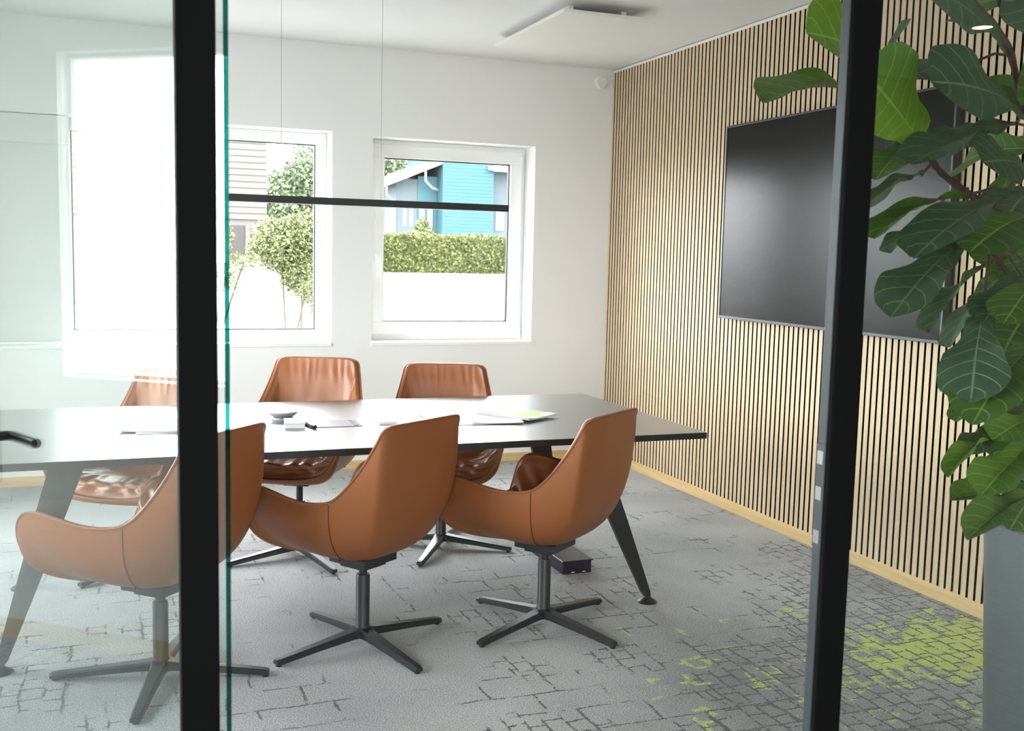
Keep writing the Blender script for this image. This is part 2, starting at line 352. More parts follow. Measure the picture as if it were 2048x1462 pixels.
# corridor walls behind and beside the photographer
wall_with_holes('wall_corridor_back', 'y', CY0 - 0.15, 0.15, CX0, CX1, 0, ZC, [(-2.3, -0.75, 0.7, 2.5), (0.55, 1.25, 0.7, 2.5), (3.4, 4.05, 0.7, 2.5)], M['corrwall'])
for k, (wx0, wx1) in enumerate(((-2.3, -0.75), (0.55, 1.25), (3.4, 4.05))):  # unseen corridor windows, added to brighten the room from the camera side
    wv = empty('window_%d' % (5 + k), (0, 0, 0), kind='structure'); fb_ = bmesh.new()
    for q0, q1, r0, r1 in ((wx0, wx1, 0.7, 0.75), (wx0, wx1, 2.45, 2.5), (wx0, wx0 + 0.05, 0.75, 2.45), (wx1 - 0.05, wx1, 0.75, 2.45)): box(fb_, q0, q1, CY0 - 0.11, CY0 - 0.05, r0, r1, 0.004)
    obj('outer_frame', fb_, M['pvc'], wv); bxo('pane', wx0 + 0.05, wx1 - 0.05, CY0 - 0.083, CY0 - 0.077, 0.75, 2.45, M['wpane'], wv)
tag(bxo('wall_corridor_left', CX0 - 0.15, CX0, CY0, PY + 0.04, 0, ZC, M['corrwall']), kind='structure')
tag(bxo('wall_corridor_right', CX1, CX1 + 0.15, CY0, PY + 0.04, 0, ZC, M['corrwall']), kind='structure')
bm = bmesh.new(); box(bm, CX0, XL - 0.02, PY, PY + 0.12, 0, ZC); box(bm, XR + 0.02, CX1, PY, PY + 0.12, 0, ZC)
tag(obj('wall_front', bm, M['corrwall']), kind='structure')
tag(bxo('baseboard_corridor', CX0, CX1, CY0, CY0 + 0.014, 0, 0.07, M['oakx']), kind='structure')

# ---- windows of the back wall
def frame_bars(bm, x0, x1, z0, z1, y0, y1, w, bevel=0.004):
    box(bm, x0, x1, y0, y1, z0, z0 + w, bevel); box(bm, x0, x1, y0, y1, z1 - w, z1, bevel)
    box(bm, x0, x0 + w, y0, y1, z0 + w, z1 - w, bevel); box(bm, x1 - w, x1, y0, y1, z0 + w, z1 - w, bevel)
    return bm
def swap(bm):   # turn an x-z frame into a y-z frame for the left wall
    for v in bm.verts: v.co = Vector((v.co.y, v.co.x, v.co.z))
    return bm
FY = YB + 0.185
w1 = empty('window_1', (0, 0, 0), kind='structure')
x0, x1, z0, z1 = W1
obj('outer_frame', frame_bars(bmesh.new(), x0, x1, z0, z1, FY, FY + 0.07, 0.075), M['pvc'], w1)
bxo('mullion', -0.30, -0.20, FY, FY + 0.07, z0 + 0.075, z1 - 0.075, M['pvc'], w1, 0.004)
for a, b in ((x0 + 0.075, -0.30), (-0.20, x1 - 0.075)):
    obj('gasket', frame_bars(bmesh.new(), a, b, z0 + 0.075, z1 - 0.075, FY + 0.004, FY + 0.02, 0.006, 0), M['gasket'], w1)
    bxo('pane', a + 0.004, b - 0.004, FY + 0.03, FY + 0.036, z0 + 0.079, z1 - 0.079, M['wpane'], w1)
bxo('window_sill', x0 - 0.004, x1 - 0.001, YB - 0.012, FY, z0 - 0.022, z0 + 0.002, M['pvc'], w1, 0.003)
bxo('outer_sill', x0, x1, FY + 0.07, YB + WT + 0.06, z0 - 0.03, z0 + 0.03, M['trimwhite'], w1)
w2 = empty('window_2', (0, 0, 0), kind='structure')
x0, x1, z0, z1 = W2
obj('outer_frame', frame_bars(bmesh.new(), x0, x1, z0, z1, FY, FY + 0.07, 0.05), M['pvc'], w2)
sash = obj('sash', frame_bars(bmesh.new(), x0 + 0.032, x1 - 0.032, z0 + 0.04, z1 - 0.032, FY - 0.022, FY + 0.05, 0.085), M['pvc'], w2)
obj('gasket', frame_bars(bmesh.new(), x0 + 0.117, x1 - 0.117, z0 + 0.125, z1 - 0.117, FY + 0.0, FY + 0.03, 0.007, 0), M['gasket'], sash)
bxo('pane', x0 + 0.12, x1 - 0.12, FY + 0.014, FY + 0.020, z0 + 0.128, z1 - 0.12, M['wpane'], sash)
hb = bmesh.new(); hx, hz = x0 + 0.072, 1.40
box(hb, hx - 0.014, hx + 0.014, FY - 0.034, FY - 0.022, hz - 0.035, hz + 0.035, 0.004)
tube(hb, [(hx, FY - 0.03, hz), (hx, FY - 0.065, hz), (hx, FY - 0.068, hz - 0.02), (hx, FY - 0.066, hz - 0.125)], 0.010, 10)
obj('window_handle', hb, M['pvc'], sash, True)
for z in (z1 - 0.10, z0 + 0.07):
    bxo('hinge', x1 - 0.042, x1 - 0.028, FY - 0.030, FY, z - 0.04, z + 0.04, M['pvc'], sash, 0.003)
bxo('window_sill', x0 - 0.004, x1 + 0.002, YB - 0.012, FY, z0 - 0.022, z0 + 0.002, M['pvc'], w2, 0.003)
bxo('outer_sill', x0, x1, FY + 0.07, YB + WT + 0.06, z0 - 0.03, z0 + 0.03, M['trimwhite'], w2)
# ---- windows of the left wall (first one seen mirrored in the open glass door, second added for light)
for k, (y0, y1, z0, z1) in enumerate((LW1, LW_FILL)):
    wv = empty('window_%d' % (3 + k), (0, 0, 0), kind='structure')
    obj('outer_frame', swap(frame_bars(bmesh.new(), y0, y1, z0, z1, XL - 0.10, XL - 0.05, 0.014)), M['pvc'], wv)
    bxo('pane', XL - 0.078, XL - 0.072, y0 + 0.014, y1 - 0.014, z0 + 0.014, z1 - 0.014, M['wpane'], wv)
    bxo('window_sill', XL - 0.05, XL + 0.012, y0, y1, z0 - 0.02, z0 + 0.002, M['pvc'], wv, 0.003)
# ---- roller blind drawn down over the left light of the wide window
rb = empty('roller_blind', (-0.79, YB + 0.12, 2.15), 0, 'pale grey roller blind drawn down over the left part of the wide window', 'blind')
bxo('cassette', -0.50, 0.585, -0.045, 0.030, -0.115, 0.052, M['blind'], rb, 0.004)
obj('roller', tube(bmesh.new(), [(-0.49, -0.005, -0.03), (0.56, -0.005, -0.03)], 0.020, 12), M['blind'], rb, True)
bxo('fabric', -0.495, 0.58, 0.012, 0.0145, -1.29, -0.11, M['blind'], rb)
bxo('bottom_rail', -0.495, 0.58, 0.004, 0.022, -1.300, -1.285, M['blind'], rb, 0.003)

# ------------------------------------------------------------------ glass partition and open door
pt = empty('wall_glass_partition', (0, 0, 0), kind='structure')
def post(x0, x1, d=0.045):
    o = bxo('post', x0, x1, PY, PY + d, 0, ZC, M['black'], pt, 0.003); return o
post(0.088, 0.141)
rp = bxo('post', 1.190, 1.247, PY, PY + 0.012, 0, ZC, M['black'], pt, 0.002)
rp2 = bxo('jamb_profile', 1.190, 1.240, PY + 0.012, PY + 0.036, 0, ZC, M['frameedge'], pt, 0.003)
post(XR - 0.06, XR - 0.012); post(XL + 0.002, XL + 0.05)
bxo('bottom_rail', 1.247, XR - 0.06, PY, PY + 0.045, 0, 0.05, M['black'], pt); bxo('bottom_rail', XL + 0.05, 0.088, PY, PY + 0.045, 0, 0.05, M['black'], pt)
bxo('top_rail', XL + 0.002, XR - 0.012, PY + 0.001, PY + 0.044, ZC - 0.06, ZC, M['black'], pt)
bxo('glass_pane', 1.247, XR - 0.06, PY + 0.018, PY + 0.026, 0.05, ZC - 0.06, M['fpane'], pt)
bxo('glass_pane', XL + 0.05, 0.088, PY + 0.018, PY + 0.026, 0.05, ZC - 0.06, M['fpane'], pt)
bm = bmesh.new(); box(bm, 1.1875, 1.1905, PY + 0.010, PY + 0.034, 0.935, 1.125, 0.001)
sp_ = obj('strike_plate', bm, M['frameedge'], pt)
for z in (0.955, 1.035, 1.10): bxo('strike_slot', 1.1865, 1.1880, PY + 0.014, PY + 0.030, z - 0.012, z + 0.012, M['steel'], sp_)
BETA = math.radians(-26.0)
leaf_dir = Vector((math.sin(BETA), math.cos(BETA), 0)); LEN = 1.02
# leaf local frame: +X along the leaf away from the hinge, +Y towards the photographer's side
d1 = empty('door_1', (0.160, PY + 0.065, 0), math.atan2(leaf_dir.y, leaf_dir.x), kind='structure')
bxo('glass_leaf', 0.0, LEN, -0.004, 0.004, 0.02, 2.62, M['dpane'], d1)
bxo('polished_edge', -0.0012, -0.0002, -0.004, 0.004, 0.02, 2.62, M['gedge'], d1)
bxo('polished_edge', LEN + 0.0002, LEN + 0.0012, -0.004, 0.004, 0.02, 2.62, M['gedge'], d1)
for z in (0.30, 2.30):
    h = bxo('hinge', 0.01, 0.07, -0.014, 0.014, z - 0.05, z + 0.05, M['black'], d1, 0.003)
HX = 0.945
lk = bxo('lock_case', HX - 0.05, HX + 0.06, -0.016, 0.016, 0.95, 1.11, M['black'], d1, 0.004)
for s in (-1, 1):
    bm = bmesh.new(); tube(bm, [(HX, s * 0.012, 1.040), (HX, s * 0.052, 1.040), (HX - 0.012, s * 0.060, 1.040), (HX - 0.13, s * 0.060, 1.040)], 0.0105, 14)
    obj('lever_handle', bm, M['handle'], lk, True)

# ------------------------------------------------------------------ chairs
def catmull(P, n):
    P = [Vector(p) for p in P]; out = []
    Q = [2 * P[0] - P[1]] + P + [2 * P[-1] - P[-2]]
    for i in range(1, len(Q) - 2):
        for k in range(n):
            t = k / n; a, b, c, d = Q[i - 1], Q[i], Q[i + 1], Q[i + 2]
            out.append(0.5 * ((2 * b) + (c - a) * t + (2 * a - 5 * b + 4 * c - d) * t * t + (3 * b - a - 3 * c + d) * t ** 3))
    out.append(P[-1]); return out
def resample(pts, n):
    L = [0]
    for a, b in zip(pts, pts[1:]): L.append(L[-1] + (b - a).length)
    out = []; j = 0
    for i in range(n):
        s = L[-1] * i / (n - 1)
        while j < len(L) - 2 and L[j + 1] < s: j += 1
        t = (s - L[j]) / max(1e-9, L[j + 1] - L[j]); out.append(pts[j].lerp(pts[j + 1], t))
    return out
RIM = [(0, -.285, .868), (.10, -.284, .868), (.170, -.276, .865), (.204, -.262, .850), (.217, -.243, .806), (.234, -.204, .733), (.253, -.158, .664), (.270, -.116, .616), (.284, -.078, .593), (.296, -.02, .583),
       (.304, .05, .582), (.307, .14, .592), (.304, .235, .605), (.296, .295, .594), (.287, .330, .550), (.266, .340, .478), (.21, .336, .412), (.11, .333, .386), (0, .332, .380)]
NH = 111
half = resample(catmull(RIM, 8), NH)
rim = half + [Vector((-p.x, p.y, p.z)) for p in half[-2:0:-1]]        # closed loop, starts at the back centre, +x side first
NR = len(rim)
SEAM_I = min(range(NH), key=lambda i: (half[i] - Vector((.282, -.085, .597))).length)
def bez(a, b, c, d, t): return a * (1 - t) ** 3 + 3 * b * t * (1 - t) ** 2 + 3 * c * t * t * (1 - t) + d * t ** 3
def smooth(a, b, x):
    t = max(0, min(1, (x - a) / (b - a))); return t * t * (3 - 2 * t)
def outer_pt(R, t):
    back = smooth(0.0, 0.30, -R.y)
    zl = 0.335 + (0.34 - 0.10 * back) * (R.z - 0.335)
    kx = 1.0 + 0.16 * back * smooth(.10, .2, abs(R.x)); ky = 1.0 - 0.04 * back
    return bez(Vector((0, 0, .345)), Vector((R.x * .66, R.y * .62, .334)), Vector((R.x * kx, R.y * ky, zl)), R, t)
def inner_pt(R, t):
    back = smooth(-0.05, 0.30, -R.y); front = smooth(0.22, 0.33, R.y) * smooth(.30, .22, abs(R.x))
    h = Vector((R.x, R.y * 0.9, 0)); h = h.normalized() * 0.026 if h.length > 0 else h
    Ri = Vector((R.x, R.y, R.z + 0.003)) - h
    zs = 0.452
    c = Vector((R.x * (.80 + .04 * back), R.y * (.84 - .10 * back), zs + 0.16 * max(0, R.z - zs) + 0.045 * front))
    c.y += 0.055 * front
    return bez(Vector((0, 0.01, zs)), Vector((R.x * .52, R.y * .50, zs - 0.004)), c, Ri, t)
def wrinkle(i, t, R):
    # gathered leather: folds that run from the edge inwards
    a = i / NR * 2 * PI; fr = smooth(-0.1, 0.25, R.y); bk = smooth(0.05, 0.3, -R.y)
    ph = 2.2 * mnoise.noise(Vector((math.cos(a) * 3, math.sin(a) * 3, t * 2.0))) * 3
    amp_s = (0.0085 * fr + 0.0035 * (1 - bk) + 0.0004) * smooth(.30, .62, t) * smooth(1.0, .86, t)
    w = math.sin(a * 21 + 0.6 * ph + 3 * t) * amp_s * (0.55 + 0.9 * mnoise.noise(Vector((math.cos(a) * 5, math.sin(a) * 5, 3.1))))
    w += bk * 0.0055 * math.sin(a * 58 + 2.2 * ph) * smooth(.86, .95, t) * smooth(1.0, .97, t) * (0.5 + mnoise.noise(Vector((a * 4, 1.7, 0))))
    w += bk * 0.0022 * mnoise.noise(Vector((a * 7, t * 1.5, 5.0))) * smooth(.35, .6, t) * smooth(.98, .7, t)
    w += 0.004 * mnoise.noise(Vector((R.x * t * 14, R.y * t * 14, R.z * 8)))
    return w
def make_chair(label):
    ch = empty('swivel_chair', (0, 0, 0), 0, label, 'chair', 'leather swivel chairs at the meeting table')
    # shell: outer skin and rolled rim
    bm = bmesh.new(); NT = 22; rows = []
    for k in range(NT + 1):
        t = 0.10 + 0.90 * k / NT
        rows.append([bm.verts.new(outer_pt(R, t)) for R in rim])
    for dz, f in ((0.007, 0.30), (0.007, 0.72), (0.002, 1.02)):
        rr = []
        for R in rim:
            h = Vector((R.x, R.y * 0.9, 0)).normalized() * 0.026 * f
            rr.append(bm.verts.new(Vector((R.x, R.y, R.z + dz)) - h))
        rows.append(rr)
    for a, b in zip(rows, rows[1:]):
        for j in range(NR): bm.faces.new((a[j], a[(j + 1) % NR], b[(j + 1) % NR], b[j]))
    bm.faces.new(rows[0])
    shell = obj('shell', bm, M['leather'], ch, True)
    # padded inside
    bm = bmesh.new(); NT = 40; rows = []
    for k in range(NT + 1):
        t = 0.06 + 0.94 * k / NT; rr = []
        for i, R in enumerate(rim):
            p = inner_pt(R, t); q = inner_pt(R, min(1, t + 0.02)); tang = (q - p) if t < 0.98 else (p - inner_pt(R, t - 0.02))
            side = (rim[(i + 1) % NR] - rim[i - 1]).normalized(); nrm = tang.cross(side)
            if nrm.length > 1e-9: nrm.normalize()
            c = Vector((0, 0.02, 0.75)) - p
            if nrm.dot(c) < 0: nrm = -nrm
            puff = 0.012 * smooth(.55, .8, t) * smooth(1.0, .9, t)
            rr.append(bm.verts.new(p + nrm * (wrinkle(i, t, R) + puff)))
        rows.append(rr)
    for a, b in zip(rows, rows[1:]):
        for j in range(NR): bm.faces.new((a[j], a[(j + 1) % NR], b[(j + 1) % NR], b[j]))
    bm.faces.new(rows[0])
    obj('seat_cushion', bm, M['leather_in'], ch, True, sharp=False)
    pts = []
    for R in rim:
        h = Vector((R.x, R.y * 0.9, 0)).normalized() * 0.004
        pts.append(Vector((R.x, R.y, R.z + 0.004)) + h * 0.2)
    obj('piping', tube(bmesh.new(), pts, 0.0042, 6, closed=True), M['piping'], shell, True)
    for s in (1, -1):
        R = half[SEAM_I]; R = Vector((s * R.x, R.y, R.z))
        pp = [outer_pt(R, 0.12 + 0.87 * k / 20) for k in range(21)]
        pp = [p + Vector((p.x, p.y, -0.05)).normalized() * 0.0006 for p in pp]
        obj('seam', tube(bmesh.new(), pp, 0.0017, 5), M['stitch'], shell, True)
    # little black label sewn in the seam
    R = half[SEAM_I]; R = Vector((-R.x, R.y, R.z)); p = outer_pt(R, 0.44); n = Vector((p.x, p.y, -0.1)).normalized()
    tg = bmesh.new(); box(tg, -0.004, 0.006, -0.0015, 0.0015, -0.012, 0.012, 0)
    ob = obj('label_tag', tg, M['tag'], shell); ob.location = p + n * 0.003; ob.rotation_euler = (0, 0, 0.6)
    # swivel mechanism and column
    bm = bmesh.new(); box(bm, -0.088, 0.088, -0.088, 0.088, 0.318, 0.350, 0.004)
    box(bm, -0.060, 0.060, -0.060, 0.060, 0.300, 0.318, 0.004)
    obj('mechanism', bm, M['base'], ch)
    obj('column', lathe(bmesh.new(), [(0.0155, 0.180), (0.0155, 0.313)], 20), M['base'], ch, True)
    obj('column_sleeve', lathe(bmesh.new(), [(0.031, 0.040), (0.030, 0.062), (0.0255, 0.074), (0.0255, 0.262), (0.0235, 0.268), (0.016, 0.268)], 28), M['base'], ch, True)
    return ch
def leg_mesh():
    bm = bmesh.new(); prev = None; secs = []
    for r, w, zt, zb in ((0.012, 0.030, 0.070, 0.034), (0.05, 0.0245, 0.062, 0.034), (0.20, 0.0205, 0.044, 0.022), (0.345, 0.0165, 0.0275, 0.0075), (0.358, 0.0145, 0.0245, 0.0085)):
        secs.append([bm.verts.new((r, -w, zb)), bm.verts.new((r, w, zb)), bm.verts.new((r, w, zt - 0.006)), bm.verts.new((r, w - 0.006, zt)), bm.verts.new((r, -w + 0.006, zt)), bm.verts.new((r, -w, zt - 0.006))])
    for a, b in zip(secs, secs[1:]):
        for j in range(6): bm.faces.new((a[j], a[(j + 1) % 6], b[(j + 1) % 6], b[j]))
    bm.faces.new(secs[0][::-1]); bm.faces.new(secs[-1]); return bm
def copy_tree(o, parent=None):
    c = o.copy(); C.objects.link(c); c.parent = parent
    for k in o.children: copy_tree(k, c)
    return c
chair0 = make_chair('x')
for part in chair0.children:
    if part.name.split('.')[0] in ('shell', 'seat_cushion'): part.location.y -= 0.012; legs0 = leg_mesh(); leg_me = None
spots = [   # x, y, facing bearing, base turn, label
    ((0.145, 3.582), -47, -15, 'cognac leather swivel chair behind the glass door and the left black post'),
    ((0.858, 3.682), -34, 20, 'cognac leather swivel chair turned away, in the middle of the near side of the table'),
    ((1.580, 3.672), -36, 26, 'cognac leather swivel chair turned away, nearest to the slat wall on the near side'),
    ((0.141, 4.885), 214, 40, 'cognac leather swivel chair across the table, half hidden by the left black post'),
    ((0.829, 4.880), 208, 16, 'cognac leather swivel chair facing us below the wide window, across the table'),
    ((1.518, 4.840), 199, 57, 'cognac leather swivel chair facing us below the small casement window, across the table'),
]
chairs = [chair0] + [copy_tree(chair0) for _ in spots[1:]]
for ch, ((x, y), face, turn, label) in zip(chairs, spots):
    ch.location = (x, y, 0); ch.rotation_euler = (0, 0, -math.radians(face)); ch['label'] = label
    lift = {4: 0.048, 5: 0.008}.get(chairs.index(ch), 0)           # seat height setting
    for part in ch.children:
        if part.name.split('.')[0] in ('shell', 'seat_cushion', 'mechanism', 'column'): part.location.z += lift
    for k in range(4):
        if leg_me is None: o = obj('foot_bar', legs0, M['base'], ch); leg_me = o.data
        else:
            o = bpy.data.objects.new('foot_bar', leg_me); C.objects.link(o); o.parent = ch
        a = math.radians(turn + 90 * k) + math.radians(face); o.rotation_euler = (0, 0, a)
        if k == 0 and ch is chair0:
            glide_me = None
        gb = bpy.data.meshes.get('glide')
        if gb is None:
            g = obj('glide', lathe(bmesh.new(), [(0.010, 0.0), (0.011, 0.004), (0.009, 0.010)], 12), M['tedge'], o)
        else:
            g = bpy.data.objects.new('glide', gb); C.objects.link(g); g.parent = o
        g.location = (0.345, 0, 0)

# ------------------------------------------------------------------ meeting table
TX0, TX1, TY0, TY1, TZ = -0.545, 2.288, 3.667, 4.880, 0.74
tb = empty('meeting_table', ((TX0 + TX1) / 2, (TY0 + TY1) / 2, 0), 0, 'long dark grey meeting table with splayed black blade legs and thin top', 'table')
ox, oy = (TX0 + TX1) / 2, (TY0 + TY1) / 2
def tbox(name, x0, x1, y0, y1, z0, z1, m, par=tb, bevel=0.0): return bxo(name, x0 - ox, x1 - ox, y0 - oy, y1 - oy, z0, z1, m, par, bevel)
top = tbox('table_top', TX0 + .001, TX1 - .001, TY0 + .001, TY1 - .001, TZ - 0.0015, TZ, M['ttop'])
tbox('edge_band', TX0, TX1, TY0, TY1, TZ - 0.026, TZ - 0.0015, M['tedge'])
tbox('under_beam', TX0 + 0.45, TX1 - 0.45, oy - 0.20, oy - 0.14, TZ - 0.066, TZ - 0.026, M['base']); tbox('under_beam', TX0 + 0.45, TX1 - 0.45, oy + 0.14, oy + 0.20, TZ - 0.066, TZ - 0.026, M['base'])
for fx, tx in ((-0.363, -0.130), (2.106, 1.873)):
    for fy, ty in ((3.788, 3.975), (4.720, 4.535)):
        bm = bmesh.new(); secs = []
        for f, w in ((0.0, 0.060), (0.55, 0.040), (0.97, 0.019), (1.0, 0.010)):
            cx, cy, cz = tx + (fx - tx) * f - ox, ty + (fy - ty) * f - oy, (TZ - 0.026) * (1 - f) + 0.022 * f
            secs.append([bm.verts.new((cx + sx * w, cy + sy * 0.012, cz)) for sx, sy in ((-1, -1), (1, -1), (1, 1), (-1, 1))])
        for a, b in zip(secs, secs[1:]):
            for j in range(4): bm.faces.new((a[j], a[(j + 1) % 4], b[(j + 1) % 4], b[j]))
        bm.faces.new(secs[0][::-1]); bm.faces.new(secs[-1])
        lg = obj('leg', bm, M['base'], tb)
        obj('levelling_foot', lathe(bmesh.new(), [(0.040, 0.0), (0.041, 0.004), (0.036, 0.008), (0.012, 0.024), (0.008, 0.030)], 28, (fx - ox, fy - oy)), M['steel' if False else 'base'], lg, True)
# cable flap let into the top
fl = tbox('cable_flap_frame', 0.735, 0.955, 4.125, 4.290, TZ, TZ + 0.0012, M['tedge'])
tbox('cable_flap', 0.741, 0.949, 4.134, 4.281, TZ + 0.0012, TZ + 0.0022, M['silver'], fl)
tbox('flap_rim', 0.925, 0.943, 4.140, 4.275, TZ + 0.0022, TZ + 0.0032, M['tedge'], fl)

# ------------------------------------------------------------------ things on the table
def brochure(cx, cy, rot, w, h, z, m, label, curl=0.0, pages=1, name='brochure'):
    t = empty(name, (cx, cy, TZ + z), math.radians(rot), label, 'brochure', 'brochures on the meeting table')
    for p in range(pages):
        bm = bmesh.new(); n = 10; th = 0.0012; rows = []
        for i in range(n + 1):
            x = -w / 2 + w * i / n; zc = 0.0004 + p * 0.0014 + curl * (abs(x) / (w / 2)) ** 3 * (0.4 + 0.6 * p)
            rows.append([bm.verts.new((x, -h / 2 + p * 0.004, zc)), bm.verts.new((x, h / 2, zc)), bm.verts.new((x, h / 2, zc + th)), bm.verts.new((x, -h / 2 + p * 0.004, zc + th))])
        for a, b in zip(rows, rows[1:]):
            for j in range(4): bm.faces.new((a[j], a[(j + 1) % 4], b[(j + 1) % 4], b[j]))
        bm.faces.new(rows[0]); bm.faces.new(rows[-1][::-1])
        obj('cover' if p == pages - 1 else 'page', bm, m if p == pages - 1 else M['paper'], t)
    return t
def print_mat(name, c1, c2, sc):
    m = bpy.data.materials.new(name); m.use_nodes = True; N = m.node_tree.nodes; L = m.node_tree.links; b = N['Principled BSDF']; b.inputs['Roughness'].default_value = 0.6; b.inputs['Specular IOR Level'].default_value = 0.2
    tc = N.new('ShaderNodeTexCoord'); n = N.new('ShaderNodeTexNoise'); n.inputs['Scale'].default_value = sc; cr = N.new('ShaderNodeValToRGB'); L.new(tc.outputs['Object'], n.inputs['Vector']); L.new(n.outputs[0], cr.inputs[0])
    cr.color_ramp.elements[0].position = 0.46; cr.color_ramp.elements[1].position = 0.56; cr.color_ramp.elements[0].color = (*c1, 1); cr.color_ramp.elements[1].color = (*c2, 1); L.new(cr.outputs[0], b.inputs['Base Color']); return m
PG = print_mat('green_print', (0.85, 0.88, 0.86), (0.52, 0.72, 0.55), 7); PY_ = print_mat('yellow_print', (0.86, 0.87, 0.86), (0.62, 0.70, 0.36), 8)
brochure(1.395, 4.215, 4, 0.26, 0.32, 0.0, M['paper'], 'white brochure lying leftmost of the loose pile beside the near middle chair', 0.002, 2)
brochure(1.535, 4.195, -9, 0.22, 0.31, 0.0045, M['paper'], 'white folded brochure in the middle of the loose pile on the table', 0.004, 2)
brochure(1.665, 4.235, 32, 0.21, 0.297, 0.0095, PY_, 'brochure with yellow green print lying rightmost of the loose pile', 0.003, 3)
brochure(0.175, 4.300, -14, 0.23, 0.31, 0.0045, PG, 'brochure with pale green print on the table, seen through the glass door', 0.004, 2)
brochure(0.215, 4.235, 3, 0.26, 0.21, 0.0, M['paper'], 'plain white booklet under the pale green brochure behind the glass door', 0.001, 2)

sp = empty('conference_speaker', (0.672, 4.375, TZ), 0, 'round white conference speaker with dark rim standing on the table', 'speaker')
obj('foot', lathe(bmesh.new(), [(0.044, 0.0), (0.046, 0.004), (0.045, 0.009), (0.038, 0.012)], 32), M['silver'], sp, True)
obj('body', lathe(bmesh.new(), [(0.037, 0.0121), (0.050, 0.018), (0.060, 0.027), (0.062, 0.031), (0.060, 0.034)], 40), M['silver'], sp, True)
obj('top_grille', lathe(bmesh.new(), [(0.060, 0.0341), (0.057, 0.0365), (0.02, 0.0375)], 40), M['whiteplastic'], sp, True)
wb = empty('white_box', (0.690, 4.185, TZ), math.radians(-8), 'small white cardboard box beside the round conference speaker', 'box')
bxo('base', -0.040, 0.040, -0.055, 0.055, 0.0, 0.018, M['whiteplastic'], wb, 0.002); bxo('lid', -0.0415, 0.0415, -0.0565, 0.0565, 0.0182, 0.026, M['paper'], wb, 0.002)
pn = empty('marker_pen', (0.748, 4.165, TZ), math.radians(-80), 'short silver marker pen beside the small white box', 'pen')
pb = tube(bmesh.new(), [(-0.06, 0, 0.008), (0.035, 0, 0.008)], 0.0075, 12); obj('barrel', pb, M['silver'], pn, True)
obj('cap', tube(bmesh.new(), [(0.0352, 0, 0.008), (0.06, 0, 0.008)], 0.008, 12), M['darkplastic'], pn, True)
cd = empty('sticky_note_pad', (1.070, 4.178, TZ), math.radians(-6), 'small white note pad on the table between cable flap and brochures', 'note pad')
bxo('sheet_block', -0.038, 0.038, -0.030, 0.030, 0.0, 0.010, M['whiteplastic'], cd, 0.001); bxo('top_sheet', -0.038, 0.038, -0.030, 0.030, 0.0102, 0.0110, M['paper'], cd)

# ------------------------------------------------------------------ floor cable box under the table
fb = empty('floor_cable_box', (1.985, 4.54, 0), 0, 'long black cable box lying on the carpet under the table', 'cable box')
bxo('housing', -0.072, 0.072, -0.305, 0.305, 0.0, 0.058, M['darkplastic'], fb, 0.003); bxo('cover', -0.078, 0.078, -0.312, 0.305, 0.0582, 0.064, M['darkplastic'], fb, 0.002)
for x in (-0.02, 0.035): bxo('clip', x - 0.008, x + 0.008, -0.3065, -0.3045, 0.006, 0.010, M['paper'], fb)

# ------------------------------------------------------------------ television
tv = empty('television', (XR - 0.008, 4.322, 1.113), 0, 'large switched-off wall television with thin grey frame on the slat wall', 'television')
Wd, Ht = 1.735, 1.084
bxo('housing', -0.045, -0.002, -Wd / 2 + 0.004, Wd / 2 - 0.004, 0.004, Ht - 0.004, M['darkplastic'], tv)
bxo('screen', -0.0500, -0.0455, -Wd / 2 + 0.010, Wd / 2 - 0.010, 0.014, Ht - 0.010, M['screen'], tv)
bm = bmesh.new()
box(bm, -0.053, -0.010, -Wd / 2, Wd / 2, 0, 0.016, 0.002); box(bm, -0.053, -0.010, -Wd / 2, Wd / 2, Ht - 0.011, Ht, 0.002)
box(bm, -0.053, -0.010, -Wd / 2, -Wd / 2 + 0.010, 0.016, Ht - 0.011); box(bm, -0.053, -0.010, Wd / 2 - 0.010, Wd / 2, 0.016, Ht - 0.011)
obj('frame', bm, M['bezel'], tv)

# ------------------------------------------------------------------ ceiling and wall fittings
pl = empty('pendant_lamp', (0.96, 4.28, ZC), 0, 'slim black linear pendant lamp hanging on two thin wires over the table', 'lamp')
bxo('bar', 0.287 - 0.96, 1.623 - 0.96, -0.014, 0.014, -1.118, -1.090, M['tedge'], pl, 0.002)
bxo('diffuser', 0.295 - 0.96, 1.615 - 0.96, -0.010, 0.010, -1.1195, -1.1182, M['whiteplastic'], pl)
for x in (0.652, 1.058):
    cw = obj('wire', tube(bmesh.new(), [(x - 0.96, 0, -1.092), (x - 0.96, 0, 0)], 0.0009, 6), M['silver'], pl)
    obj('ceiling_grip', lathe(bmesh.new(), [(0.010, -0.02), (0.012, 0.0)], 16, (x - 0.96, 0)), M['whiteplastic'], cw, True)
cp = empty('ceiling_heating_panel', (2.44, 5.565, ZC), 0, 'flat white rectangular panel mounted just below the ceiling', 'ceiling panel')
bxo('panel', -0.245, 0.245, -0.515, 0.515, -0.062, -0.044, M['trimwhite'], cp, 0.002)
bxo('mounting_rail', -0.17, -0.14, -0.40, 0.40, -0.044, 0.0, M['trimwhite'], cp); bxo('mounting_rail', 0.14, 0.17, -0.40, 0.40, -0.044, 0.0, M['trimwhite'], cp)
ws = empty('wall_sensor', (3.235, YB, 2.655), 0, 'small round white sensor on the back wall by the slat corner', 'sensor')
sb = lathe(bmesh.new(), [(0.044, 0.0), (0.044, 0.006), (0.040, 0.008), (0.040, 0.032), (0.036, 0.037)], 32)
for v in sb.verts: v.co = Vector((v.co.x, -v.co.z, v.co.y))
obj('housing', sb, M['whiteplastic'], ws, True)
bxo('mounting_plate', -0.025, 0.025, -0.002, 0.0, -0.025, 0.025, M['trimwhite'], ws)

